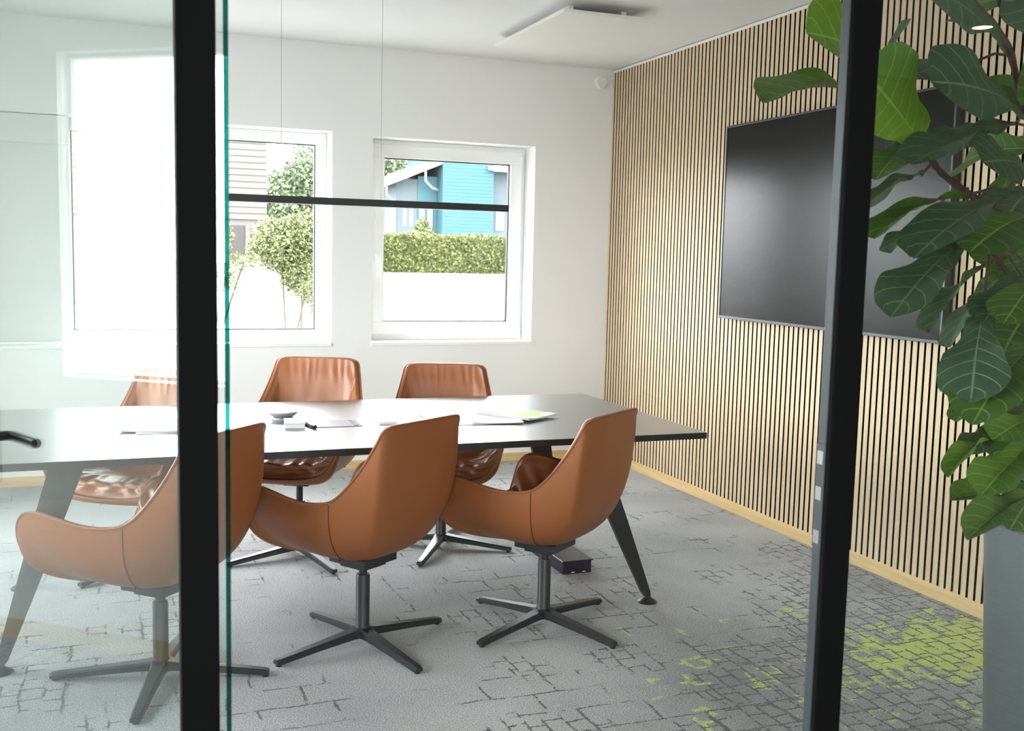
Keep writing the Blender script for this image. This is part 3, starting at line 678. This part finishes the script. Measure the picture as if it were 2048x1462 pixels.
# corridor downlights (one is mirrored in the right pane)
for (x, y), lab in (((4.494, -1.54), 'round recessed downlight in the corridor ceiling, mirrored in the right glass pane'), ((1.3, -1.54), 'round recessed downlight in the corridor ceiling behind the photographer'), ((-1.6, -1.54), 'round recessed downlight at the left end of the corridor ceiling')):
    dl = empty('downlight', (x, y, ZC), 0, lab, 'downlight', 'corridor downlights')
    rg = bmesh.new(); lathe(rg, [(0.062, -0.001), (0.062, -0.006), (0.050, -0.006), (0.048, -0.001)], 32, cap=False); obj('ring', rg, M['trimwhite'], dl, True)
    obj('lens', lathe(bmesh.new(), [(0.048, -0.004), (0.046, -0.002)], 32), M['lampglow'], dl)
    ld = bpy.data.lights.new('downlight_light', 'SPOT'); ld.energy = 30; ld.color = (1, 0.86, 0.68); ld.spot_size = 2.2; ld.spot_blend = 0.6; ld.shadow_soft_size = 0.04
    lo = bpy.data.objects.new('downlight_light', ld); C.objects.link(lo); lo.parent = dl; lo.location = (0, 0, -0.02)

# ------------------------------------------------------------------ fiddle leaf fig in a tall planter
PX, PYY = 2.385, 1.925
fig = empty('potted_fiddle_leaf_fig', (PX, PYY, 0), 0, 'tall fiddle leaf fig with large leathery leaves in a grey tapered planter', 'plant')
obj('planter', lathe(bmesh.new(), [(0.215, 0.0), (0.222, 0.01), (0.268, 0.775), (0.270, 0.785), (0.262, 0.790), (0.250, 0.785), (0.246, 0.70)], 56, cap=False), M['pot'], fig, True)
obj('planter_base', lathe(bmesh.new(), [(0.214, 0.001), (0.214, 0.012)], 40), M['pot'], fig)
obj('soil', lathe(bmesh.new(), [(0.247, 0.69), (0.247, 0.715), (0.12, 0.728), (0.02, 0.731)], 40), M['soil'], fig, True)
SK = [[(2.375, 1.93, 0.70), (2.365, 1.94, 1.00), (2.33, 1.96, 1.30), (2.28, 1.97, 1.60), (2.22, 1.96, 1.90), (2.16, 1.95, 2.20), (2.13, 1.95, 2.42)],
      [(2.29, 1.97, 1.50), (2.16, 2.00, 1.53), (2.032, 2.0, 1.586), (1.893, 2.0, 1.652), (1.844, 2.0, 1.685), (1.77, 1.99, 1.75)],
      [(2.35, 1.95, 1.18), (2.22, 1.98, 1.33), (2.087, 2.0, 1.44), (1.98, 1.95, 1.49)],
      [(2.245, 1.96, 1.74), (2.12, 1.93, 1.78), (2.008, 1.90, 1.808), (1.94, 1.90, 1.955), (1.87, 1.95, 2.06), (1.82, 2.0, 2.12)],
      [(2.37, 1.935, 0.86), (2.20, 1.90, 0.98), (2.08, 1.86, 1.06)],
      [(2.372, 1.93, 0.78), (2.22, 1.88, 0.86), (2.10, 1.84, 0.92)]]
def rel(p): return Vector(p) - Vector((PX, PYY, 0))
nodes_ = []
for k, ln in enumerate(SK):
    pts = catmull(ln, 6); nodes_ += pts
    r0, r1 = ((0.019, 0.008) if k == 0 else (0.011, 0.006)); n = len(pts)
    obj('trunk' if k == 0 else 'branch', tube(bmesh.new(), [rel(p) for p in pts], [r0 + (r1 - r0) * i / (n - 1) + 0.0012 * math.sin(i * 1.9) for i in range(n)], 9), M['bark'], fig, True)
def leaf_mesh(seed):
    rnd = random.Random(seed); bm = bmesh.new(); nu, nv = 26, 10; uvl = bm.loops.layers.uv.new('leaf')
    prof = [(0, .05), (.05, .26), (.12, .42), (.22, .45), (.34, .50), (.46, .64), (.58, .85), (.70, .98), (.80, 1.0), (.88, .93), (.94, .76), (.975, .52), (1.0, .12)]
    def wid(u):
        for (a, b), (c, d) in zip(prof, prof[1:]):
            if u <= c: return b + (d - b) * (u - a) / (c - a)
        return .06
    ph, ph2 = rnd.uniform(0, 6), rnd.uniform(0, 6); droop = rnd.uniform(.08, .26); fold = rnd.uniform(.10, .26); wave = rnd.uniform(.02, .042); bend = rnd.uniform(-.06, .06)
    V = {}
    for i in range(nu + 1):
        u = i / nu
        for j in range(nv + 1):
            v = -1 + 2 * j / nv; w = wid(u) * 0.5 * (1 + 0.035 * math.sin(14 * u + ph + (2 if v > 0 else 0)) + 0.012 * math.sin(29 * u + ph2))
            y = v * w; x = u + bend * 0.3 * v * math.sin(PI * u)
            # z is in units of the leaf length; y in units of the leaf width
            z = droop * 1.3 * u * (1 - u) + fold * 0.35 * abs(v) ** 1.15 * wid(u) + wave * math.sin(11 * u + ph + (1.7 if v > 0 else 0)) * abs(v) ** 2 * math.sin(PI * min(1, u * 1.02)) ** 0.6
            z += 0.010 * math.cos((u - 0.2 * abs(v) ** 1.5) * 7.5 * 2 * PI) * (1 - abs(v)) * abs(v) * 2.2
            V[i, j] = (bm.verts.new((x, y, z)), u, v)
    for i in range(nu):
        for j in range(nv):
            q = [V[i, j], V[i + 1, j], V[i + 1, j + 1], V[i, j + 1]]
            f = bm.faces.new([a[0] for a in q]); f.smooth = True
            for lp, a in zip(f.loops, q): lp[uvl].uv = (a[1], (a[2] + 1) / 2)
    me = bpy.data.meshes.new('leaf'); bm.to_mesh(me); bm.free(); return me
leaf_var = {s: [leaf_mesh(10 * s + k) for k in range(5)] for s in (0, 1, 2)}
for s, ms in leaf_var.items():
    for me in ms: me.materials.append(M['leaf%d' % s])
# base, tip, width, twist, tone
LEAVES = [
    ((1.727, 2.05, 1.883), (1.385, 1.9, 1.929), 0.157, 5, 2),
    ((1.715, 2.05, 1.813), (1.252, 1.85, 1.768), 0.116, 34, 1),
    ((1.709, 1.9, 1.717), (1.451, 1.8, 1.847), 0.161, 5, 2),
    ((1.848, 2.2, 1.947), (1.877, 2.15, 2.056), 0.075, 70, 0),
    ((1.88, 1.85, 1.932), (1.529, 1.75, 2.02), 0.176, 25, 0),
    ((1.991, 2.05, 1.944), (1.747, 2.0, 1.878), 0.132, 30, 0),
    ((1.897, 1.8, 1.785), (1.562, 1.72, 1.816), 0.159, 12, 0),
    ((1.937, 1.85, 1.775), (1.551, 1.75, 1.654), 0.109, 40, 0),
    ((1.864, 2.15, 1.781), (1.656, 2.05, 1.741), 0.073, 35, 0),
    ((1.792, 2.0, 1.738), (1.59, 1.9, 1.632), 0.103, 25, 1),
    ((1.81, 2.0, 1.66), (1.508, 1.85, 1.553), 0.085, 40, 0),
    ((1.852, 2.15, 1.733), (1.665, 2.05, 1.653), 0.073, 45, 0),
    ((1.907, 1.95, 1.605), (1.51, 1.8, 1.5), 0.090, 52, 1),
    ((1.871, 2.05, 1.559), (1.688, 1.95, 1.473), 0.060, 55, 0),
    ((1.961, 1.85, 1.619), (1.53, 1.7, 1.461), 0.119, 35, 0),
    ((1.817, 1.85, 1.508), (1.481, 1.7, 1.341), 0.107, 22, 0),
    ((2.077, 1.95, 1.688), (1.892, 1.9, 1.686), 0.130, 12, 0),
    ((1.949, 1.8, 1.563), (1.675, 1.7, 1.475), 0.141, 20, 1),
    ((2.034, 2.0, 1.451), (1.723, 1.85, 1.296), 0.071, 62, 0),
    ((2.105, 2.05, 1.413), (1.88, 1.95, 1.253), 0.074, 64, 0),
    ((1.986, 1.85, 1.427), (1.777, 1.75, 1.326), 0.090, 22, 0),
    ((1.823, 1.8, 1.342), (1.686, 1.68, 1.163), 0.119, 10, 0),
    ((1.932, 1.75, 1.426), (1.761, 1.68, 1.328), 0.087, 15, 1),
    ((1.93, 1.75, 1.276), (1.664, 1.65, 1.121), 0.118, 25, 1),
    ((2.048, 2.0, 1.126), (1.918, 1.95, 1.07), 0.056, 50, 1),
    ((2.019, 1.9, 1.061), (1.8, 1.8, 1.023), 0.076, 30, 0),
    ((1.947, 1.85, 1.045), (1.658, 1.7, 1.0), 0.056, 50, 2),
    ((1.996, 1.8, 1.043), (1.753, 1.7, 0.954), 0.112, 22, 2),
    ((2.027, 1.9, 0.882), (1.766, 1.8, 0.921), 0.070, 42, 1),
    ((2.009, 1.8, 0.912), (1.672, 1.65, 0.876), 0.083, 32, 1),
    ((2.101, 1.95, 1.318), (1.989, 1.9, 1.214), 0.097, 20, 1),
    ((2.066, 1.85, 1.092), (1.878, 1.8, 1.054), 0.093, 25, 2),
    ((2.141, 1.95, 0.856), (1.921, 1.88, 0.859), 0.061, 45, 0),
    ((2.111, 1.95, 1.956), (1.947, 1.9, 2.123), 0.141, 25, 0),
    ((1.979, 1.8, 1.767), (1.839, 1.75, 1.889), 0.121, 30, 1),
    ((2.261, 2.0, 1.531), (2.074, 1.95, 1.367), 0.137, 20, 1),
    ((2.243, 1.95, 1.166), (2.08, 1.9, 0.928), 0.137, 20, 0),
    ((2.304, 2.2, 1.723), (2.174, 2.15, 1.53), 0.107, 25, 1),
    ((2.309, 2.2, 1.301), (2.209, 2.2, 1.41), 0.110, 30, 1),
    ((2.246, 2.1, 1.228), (2.266, 2.05, 1.02), 0.133, 10, 1),
    ((2.299, 2.1, 1.227), (2.085, 2.0, 1.112), 0.143, 10, 0),
    ((2.195, 2.0, 1.353), (2.001, 1.9, 1.25), 0.136, 10, 1),
    ((2.198, 1.95, 1.116), (1.975, 1.85, 0.981), 0.147, 10, 1),
    ((2.25, 2.0, 0.977), (2.069, 1.95, 0.918), 0.127, 15, 0),
    ((2.301, 2.1, 1.467), (2.073, 2.0, 1.414), 0.141, 15, 1),
    ((2.362, 2.15, 1.139), (2.206, 2.1, 1.014), 0.149, 12, 0),
    ((2.274, 2.1, 1.65), (2.075, 2.0, 1.563), 0.140, 15, 0),
    ((2.209, 2.05, 1.92), (2.047, 2.0, 1.852), 0.149, 15, 1),
    ((2.122, 2.15, 1.812), (1.965, 2.1, 1.735), 0.115, 20, 0),
    ((2.305, 2.15, 1.534), (2.149, 2.1, 1.438), 0.132, 20, 1),
    ((2.162, 1.9, 0.924), (1.951, 1.8, 0.838), 0.132, 15, 1),
    ((2.106, 2.0, 2.071), (1.936, 1.95, 2.145), 0.155, 15, 0),
    ((2.049, 2.1, 1.615), (1.952, 2.05, 1.523), 0.088, 25, 1),
    ((2.45, 1.95, 1.55), (2.70, 2.05, 1.50), 0.14, 20, 0), ((2.42, 1.98, 1.75), (2.66, 2.20, 1.72), 0.14, 25, 1), ((2.40, 2.00, 1.30), (2.62, 2.26, 1.22), 0.14, 30, 0),
    ((2.46, 1.93, 1.10), (2.72, 2.00, 1.00), 0.13, 20, 1), ((2.35, 2.05, 1.45), (2.42, 2.36, 1.38), 0.14, 20, 0), ((2.22, 2.06, 1.75), (2.28, 2.36, 1.74), 0.14, 15, 1),
    ((2.30, 1.95, 2.05), (2.55, 2.02, 2.12), 0.15, 20, 0), ((2.16, 2.02, 2.10), (2.20, 2.32, 2.15), 0.15, 10, 1), ((2.13, 1.93, 2.40), (1.98, 1.78, 2.56), 0.14, 30, 2),
    ((2.13, 1.97, 2.42), (2.28, 2.12, 2.58), 0.13, 30, 2), ((2.16, 1.92, 2.22), (2.02, 1.72, 2.30), 0.15, 25, 1), ((2.10, 1.98, 2.20), (1.86, 2.12, 2.30), 0.15, 25, 0),
]
ALT = Vector((-0.70, -0.66, 0.28)).normalized()
for k, (b, t, w, tw, sh) in enumerate(LEAVES):
    B, T = rel(b), rel(t); ax = T - B; Ln = ax.length; X = ax.normalized()
    n0 = (ALT - X * ALT.dot(X)).normalized()
    n1 = Matrix.Rotation(math.radians(tw * 0.85), 4, X) @ n0; n2 = Matrix.Rotation(math.radians(-tw * 0.85), 4, X) @ n0
    Z = n1 if n1.z > n2.z else n2
    Yv = Z.cross(X)
    o = bpy.data.objects.new('leaf', leaf_var[sh][k % 5]); C.objects.link(o); o.parent = fig
    w *= 1.22 if b[2] > 1.1 else 0.98
    mt = Matrix((X * Ln, Yv * w, Z * Ln)).transposed().to_4x4(); mt.translation = B; o.matrix_local = mt
    near = min(nodes_, key=lambda p: (p - Vector(b)).length + 0.3 * max(0, p.z - b[2]))
    if (near - Vector(b)).length > 0.012:
        P0 = rel(near); mid = P0.lerp(B, 0.5) + Vector((0, 0, 0.012)) - X * 0.01
        obj('petiole', tube(bmesh.new(), [P0, mid, B + X * 0.01], [0.0042, 0.0034, 0.003], 6), M['leaf1'] if False else M['bark'], fig, True)

# ------------------------------------------------------------------ outdoors
bm = bmesh.new(); prof = [(-12, -.28), (7.2, -.28), (45, .55), (110, 1.9)]
tops = [[bm.verts.new((x, y, z)) for y, z in prof] for x in (-60, 90)]; bots = [[bm.verts.new((x, y, z - 0.4)) for y, z in prof] for x in (-60, 90)]
for i in range(3):
    bm.faces.new((tops[0][i], tops[1][i], tops[1][i + 1], tops[0][i + 1])); bm.faces.new((bots[0][i], bots[0][i + 1], bots[1][i + 1], bots[1][i]))
tag(obj('ground', bm, M['ground']), kind='structure')
def gz(y): return -.28 + max(0, min(1, (y - 7.2) / 37.8)) * .83 + max(0, (y - 45) / 65) * 1.35
def leaf_cloud(name, fn, n, size, m, parent, seed):
    rnd = random.Random(seed); vs, fs = [], []
    for _ in range(n):
        c, s = fn(rnd); s *= size * rnd.uniform(.6, 1.3)
        a = Vector((rnd.gauss(0, 1), rnd.gauss(0, 1), rnd.gauss(0, 1))).normalized(); b = a.cross(Vector((rnd.gauss(0, 1), rnd.gauss(0, 1), rnd.gauss(0, 1)))).normalized(); i = len(vs)
        vs += [c - a * s, c + b * s * .45, c + a * s, c - b * s * .45]; fs.append((i, i + 1, i + 2, i + 3))
    me = bpy.data.meshes.new(name); me.from_pydata([tuple(v) for v in vs], [], fs); o = link_mesh(name, me, m, parent); o['kind'] = 'stuff'; return o
def tree(name, x, y, blobs, trunk_r, n, size, m, label, cat='tree', seed=1, group=None, stems=1):
    z0 = gz(y); t = empty(name, (x, y, z0), 0, label, cat, group); rnd = random.Random(seed)
    for k in range(stems):
        b = blobs[k % len(blobs)]; off = 0 if stems == 1 else 0.12
        p0 = Vector((rnd.uniform(-off, off), rnd.uniform(-off, off), -0.05)); p2 = Vector(b[0]) - Vector((x, y, z0)); p1 = p0.lerp(p2, 0.5) + Vector((rnd.uniform(-.1, .1), rnd.uniform(-.1, .1), .1))
        obj('trunk' if stems == 1 else 'stem', tube(bmesh.new(), catmull([p0, p1, p2], 4), trunk_r, 7), M['bark'], t, True)
    tot = sum(b[1][0] * b[1][2] for b in blobs)
    def fn(r):
        q = r.uniform(0, tot); 
        for c, e in blobs:
            q -= e[0] * e[2]
            if q <= 0: break
        d = Vector((r.gauss(0, 1), r.gauss(0, 1), r.gauss(0, 1))).normalized() * (r.random() ** 0.33) * r.uniform(.82, 1.08)
        return Vector((c[0] - x + d.x * e[0], c[1] - y + d.y * e[1], c[2] - z0 + d.z * e[2])), 1.0
    leaf_cloud('foliage', fn, n, size, m, t, seed); return t
# hedge
hg = empty('hedge', (15.0, 45, gz(45)), 0, 'long trimmed green hedge beyond the white yard outside the small window', 'hedge')
bxo('hedge_core', -5.8, 7.5, -0.35, 0.75, -0.1, 1.55, M['hedge'], hg)
def hfn(r):
    x = r.uniform(-6, 7.7); q = r.random()
    if q < .72: return Vector((x, -0.42 - 0.22 * r.random() - 0.06 * math.sin(x * 3), r.uniform(-.02, 1.66))), 1
    return Vector((x, r.uniform(-.5, .8), 1.50 + .22 * r.random() + .04 * math.sin(x * 2.3))), 1
leaf_cloud('foliage', hfn, 16000, 0.08, M['hedge'], hg, 5)
# trees and shrubs
tree('broadleaf_tree', 7.0, 40, [((6.1, 40, 3.0), (1.0, 1.2, 1.6)), ((7.3, 40.2, 3.6), (1.3, 1.3, 2.0)), ((8.2, 41, 3.4), (1.3, 1.2, 1.7)), ((6.9, 40, 2.0), (1.8, 1.2, 1.2))], .14, 20000, .10, M['treeleaf'], 'dense green tree behind the cream house outside the wide window', seed=2)
tree('broadleaf_tree', 15.6, 72, [((16.6, 72, 4.2), (2.4, 2.0, 3.4)), ((18.6, 74, 6.8), (3.0, 2.2, 2.6)), ((15.5, 71, 2.6), (2.0, 1.6, 1.8))], .2, 16000, .18, M['treeleaf'], 'green tree left behind the turquoise house', seed=3)
tree('flowering_shrub', 2.20, 13.5, [((2.05, 13.5, 1.50), (.42, .40, .36)), ((2.45, 13.6, 1.55), (.45, .4, .42)), ((2.30, 13.4, 1.15), (.30, .35, .30))], .012, 15000, .026, M['shrubleaf'], 'yellow green shrub standing in the yard outside the wide window', 'shrub', 4, stems=3)
tree('low_shrub', 2.12, 11.5, [((2.08, 11.5, .98), (.17, .18, .14)), ((2.17, 11.5, .80), (.12, .14, .10))], .006, 1200, .020, M['shrubleaf'], 'small low shrub at the lower right corner of the wide window view', 'shrub', 5, stems=2)
tree('young_tree', 1.02, 11.0, [((1.06, 11.0, 1.55), (.16, .2, .2)), ((1.30, 11.0, 1.32), (.22, .2, .10)), ((1.12, 11.0, 1.15), (.16, .2, .16))], .010, 1300, .020, M['shrubleaf'], 'thin young tree with sparse leaves close outside the wide window', 'tree', 6, stems=3)
tree('broadleaf_bush', 15.1, 52, [((15.1, 52, 2.2), (.55, .6, 1.0))], .05, 1200, .12, M['shrubleaf'], 'small pale bush in front of the pale house wing', 'shrub', 8)
# cream sided house
ch_ = empty('cream_house', (1.0, 25, gz(25)), 0, 'cream house with horizontal siding and brown door outside the wide window', 'house'); g = gz(25)
bxo('wall', -6.0, 2.42, 0.02, 6.0, -0.2, 4.05, M['plinth'], ch_)
sd = None
for k in range(13):
    zb = 2.105 - g + k * 0.145
    if sd is None:
        bm = bmesh.new(); v = [bm.verts.new(p) for p in ((-6.0, -0.035, 0), (-6.0, 0.018, 0), (-6.0, 0.018, .143), (-6.0, -0.012, .143))]; w_ = [bm.verts.new((2.47, p.co.y, p.co.z)) for p in v]
        for j in range(4): bm.faces.new((v[j], v[(j + 1) % 4], w_[(j + 1) % 4], w_[j]))
        bm.faces.new(v[::-1]); bm.faces.new(w_); o = obj('siding_board', bm, M['siding'], ch_); sd = o.data
    else:
        o = bpy.data.objects.new('siding_board', sd); C.objects.link(o); o.parent = ch_
    o.location = (0, 0, zb)
dr = bxo('door', 1.62, 2.05, -0.03, 0.018, -0.1, 1.85, M['garage'], ch_); bxo('door_frame', 1.98, 2.09, -0.05, -0.031, -0.1, 1.87, M['siding'], dr)
bm = bmesh.new(); v = [bm.verts.new(p) for p in ((-6.2, -.06, 4.05), (2.52, -.06, 4.05), (2.52, 6.1, 4.05), (-6.2, 6.1, 4.05), (-6.2, 3, 4.35), (2.52, 3, 4.35))]
for f in ((0, 1, 5, 4), (2, 3, 4, 5), (1, 2, 5), (3, 0, 4), (3, 2, 1, 0)): bm.faces.new([v[i] for i in f])
obj('roof', bm, M['roof'], ch_)
bxo('porch_screen', -1.2, 2.3, -1.6, -1.54, -0.1, 1.05, M['fascia'], ch_)
# turquoise house
bh = empty('turquoise_house', (20.0, 60, gz(60)), 0, 'turquoise wooden house with pale wing and white eaves behind the hedge', 'house'); g = gz(60)
bxo('wall', -1.40, 1.75, 0.0, 8.0, -0.2, 6.6, M['blue'], bh)
bd = None
for k in range(32):
    if bd is None: o = bxo('siding_board', -1.42, 1.77, -0.035, -0.002, 0.0, 0.19, M['blue'], bh); bd = o.data
    else: o = bpy.data.objects.new('siding_board', bd); C.objects.link(o); o.parent = bh
    o.location = (0, 0, 0.05 + k * 0.205)
wg = bxo('pale_wing_wall', -3.95, -1.42, 1.2, 8.0, -0.2, 4.9, M['paleblue'], bh); bxo('turquoise_bay', -2.62, -1.42, 1.14, 1.2, -0.2, 5.1, M['blue'], bh)
bxo('right_wing_wall', 1.77, 5.5, 0.8, 8.0, -0.2, 5.6, M['paleblue'], bh)
for x in (-2.35, -1.85):
    wn = bxo('window', x - .16, x + .16, 1.08, 1.14, 1.9, 3.2, M['fascia'], bh); bxo('pane', x - .12, x + .12, 1.065, 1.08, 1.96, 3.14, M['farglass'], wn)
for x in (-3.4, -3.0):
    wn = bxo('window', x - .10, x + .10, 1.16, 1.2, 2.1, 3.1, M['fascia'], bh); bxo('pane', x - .07, x + .07, 1.145, 1.16, 2.15, 3.05, M['farglass'], wn)
wn = bxo('window', 2.25, 2.75, 0.74, 0.8, 2.0, 3.5, M['fascia'], bh); bxo('pane', 2.31, 2.69, 0.72, 0.74, 2.06, 3.44, M['farglass'], wn)
def slab(name, pts, th, m, par):
    bm = bmesh.new(); a = [bm.verts.new(p) for p in pts]; b = [bm.verts.new((p[0], p[1], p[2] + th)) for p in pts]
    bm.faces.new(a[::-1]); bm.faces.new(b)
    for j in range(4): bm.faces.new((a[j], a[(j + 1) % 4], b[(j + 1) % 4], b[j]))
    return obj(name, bm, m, par)
slab('wing_roof', [(-4.9, 0.2, 4.45), (-1.40, 0.2, 5.95), (-1.40, 8.2, 5.95), (-4.9, 8.2, 4.45)], .16, M['roof'], bh)
slab('fascia_board', [(-4.95, 0.12, 4.30), (-1.40, 0.12, 5.80), (-1.40, 0.2, 5.80), (-4.95, 0.2, 4.30)], .30, M['fascia'], bh)
obj('downpipe', tube(bmesh.new(), [(-4.8, 0.1, 4.3), (-4.7, 0.5, 3.9), (-4.05, 1.1, 3.5), (-4.0, 1.12, 0)], .06, 8), M['fascia'], bh, True)
obj('downpipe', tube(bmesh.new(), [(-2.45, 0.1, 5.3), (-2.4, 0.3, 4.8), (-1.9, 0.6, 4.4), (-1.45, 0.9, 4.3)], .07, 8), M['fascia'], bh, True)
slab('right_roof', [(1.35, -0.3, 5.55), (5.8, -0.3, 5.55), (5.8, 4.0, 6.6), (1.9, 4.0, 6.6)], .2, M['fascia'], bh)
slab('main_roof', [(-1.6, -.1, 6.6), (2.0, -.1, 6.6), (2.0, 4.2, 6.9), (-1.6, 4.2, 6.9)], .15, M['roof'], bh)
slab('main_roof', [(-1.6, 4.2, 6.9), (2.0, 4.2, 6.9), (2.0, 8.2, 6.6), (-1.6, 8.2, 6.6)], .15, M['roof'], bh)
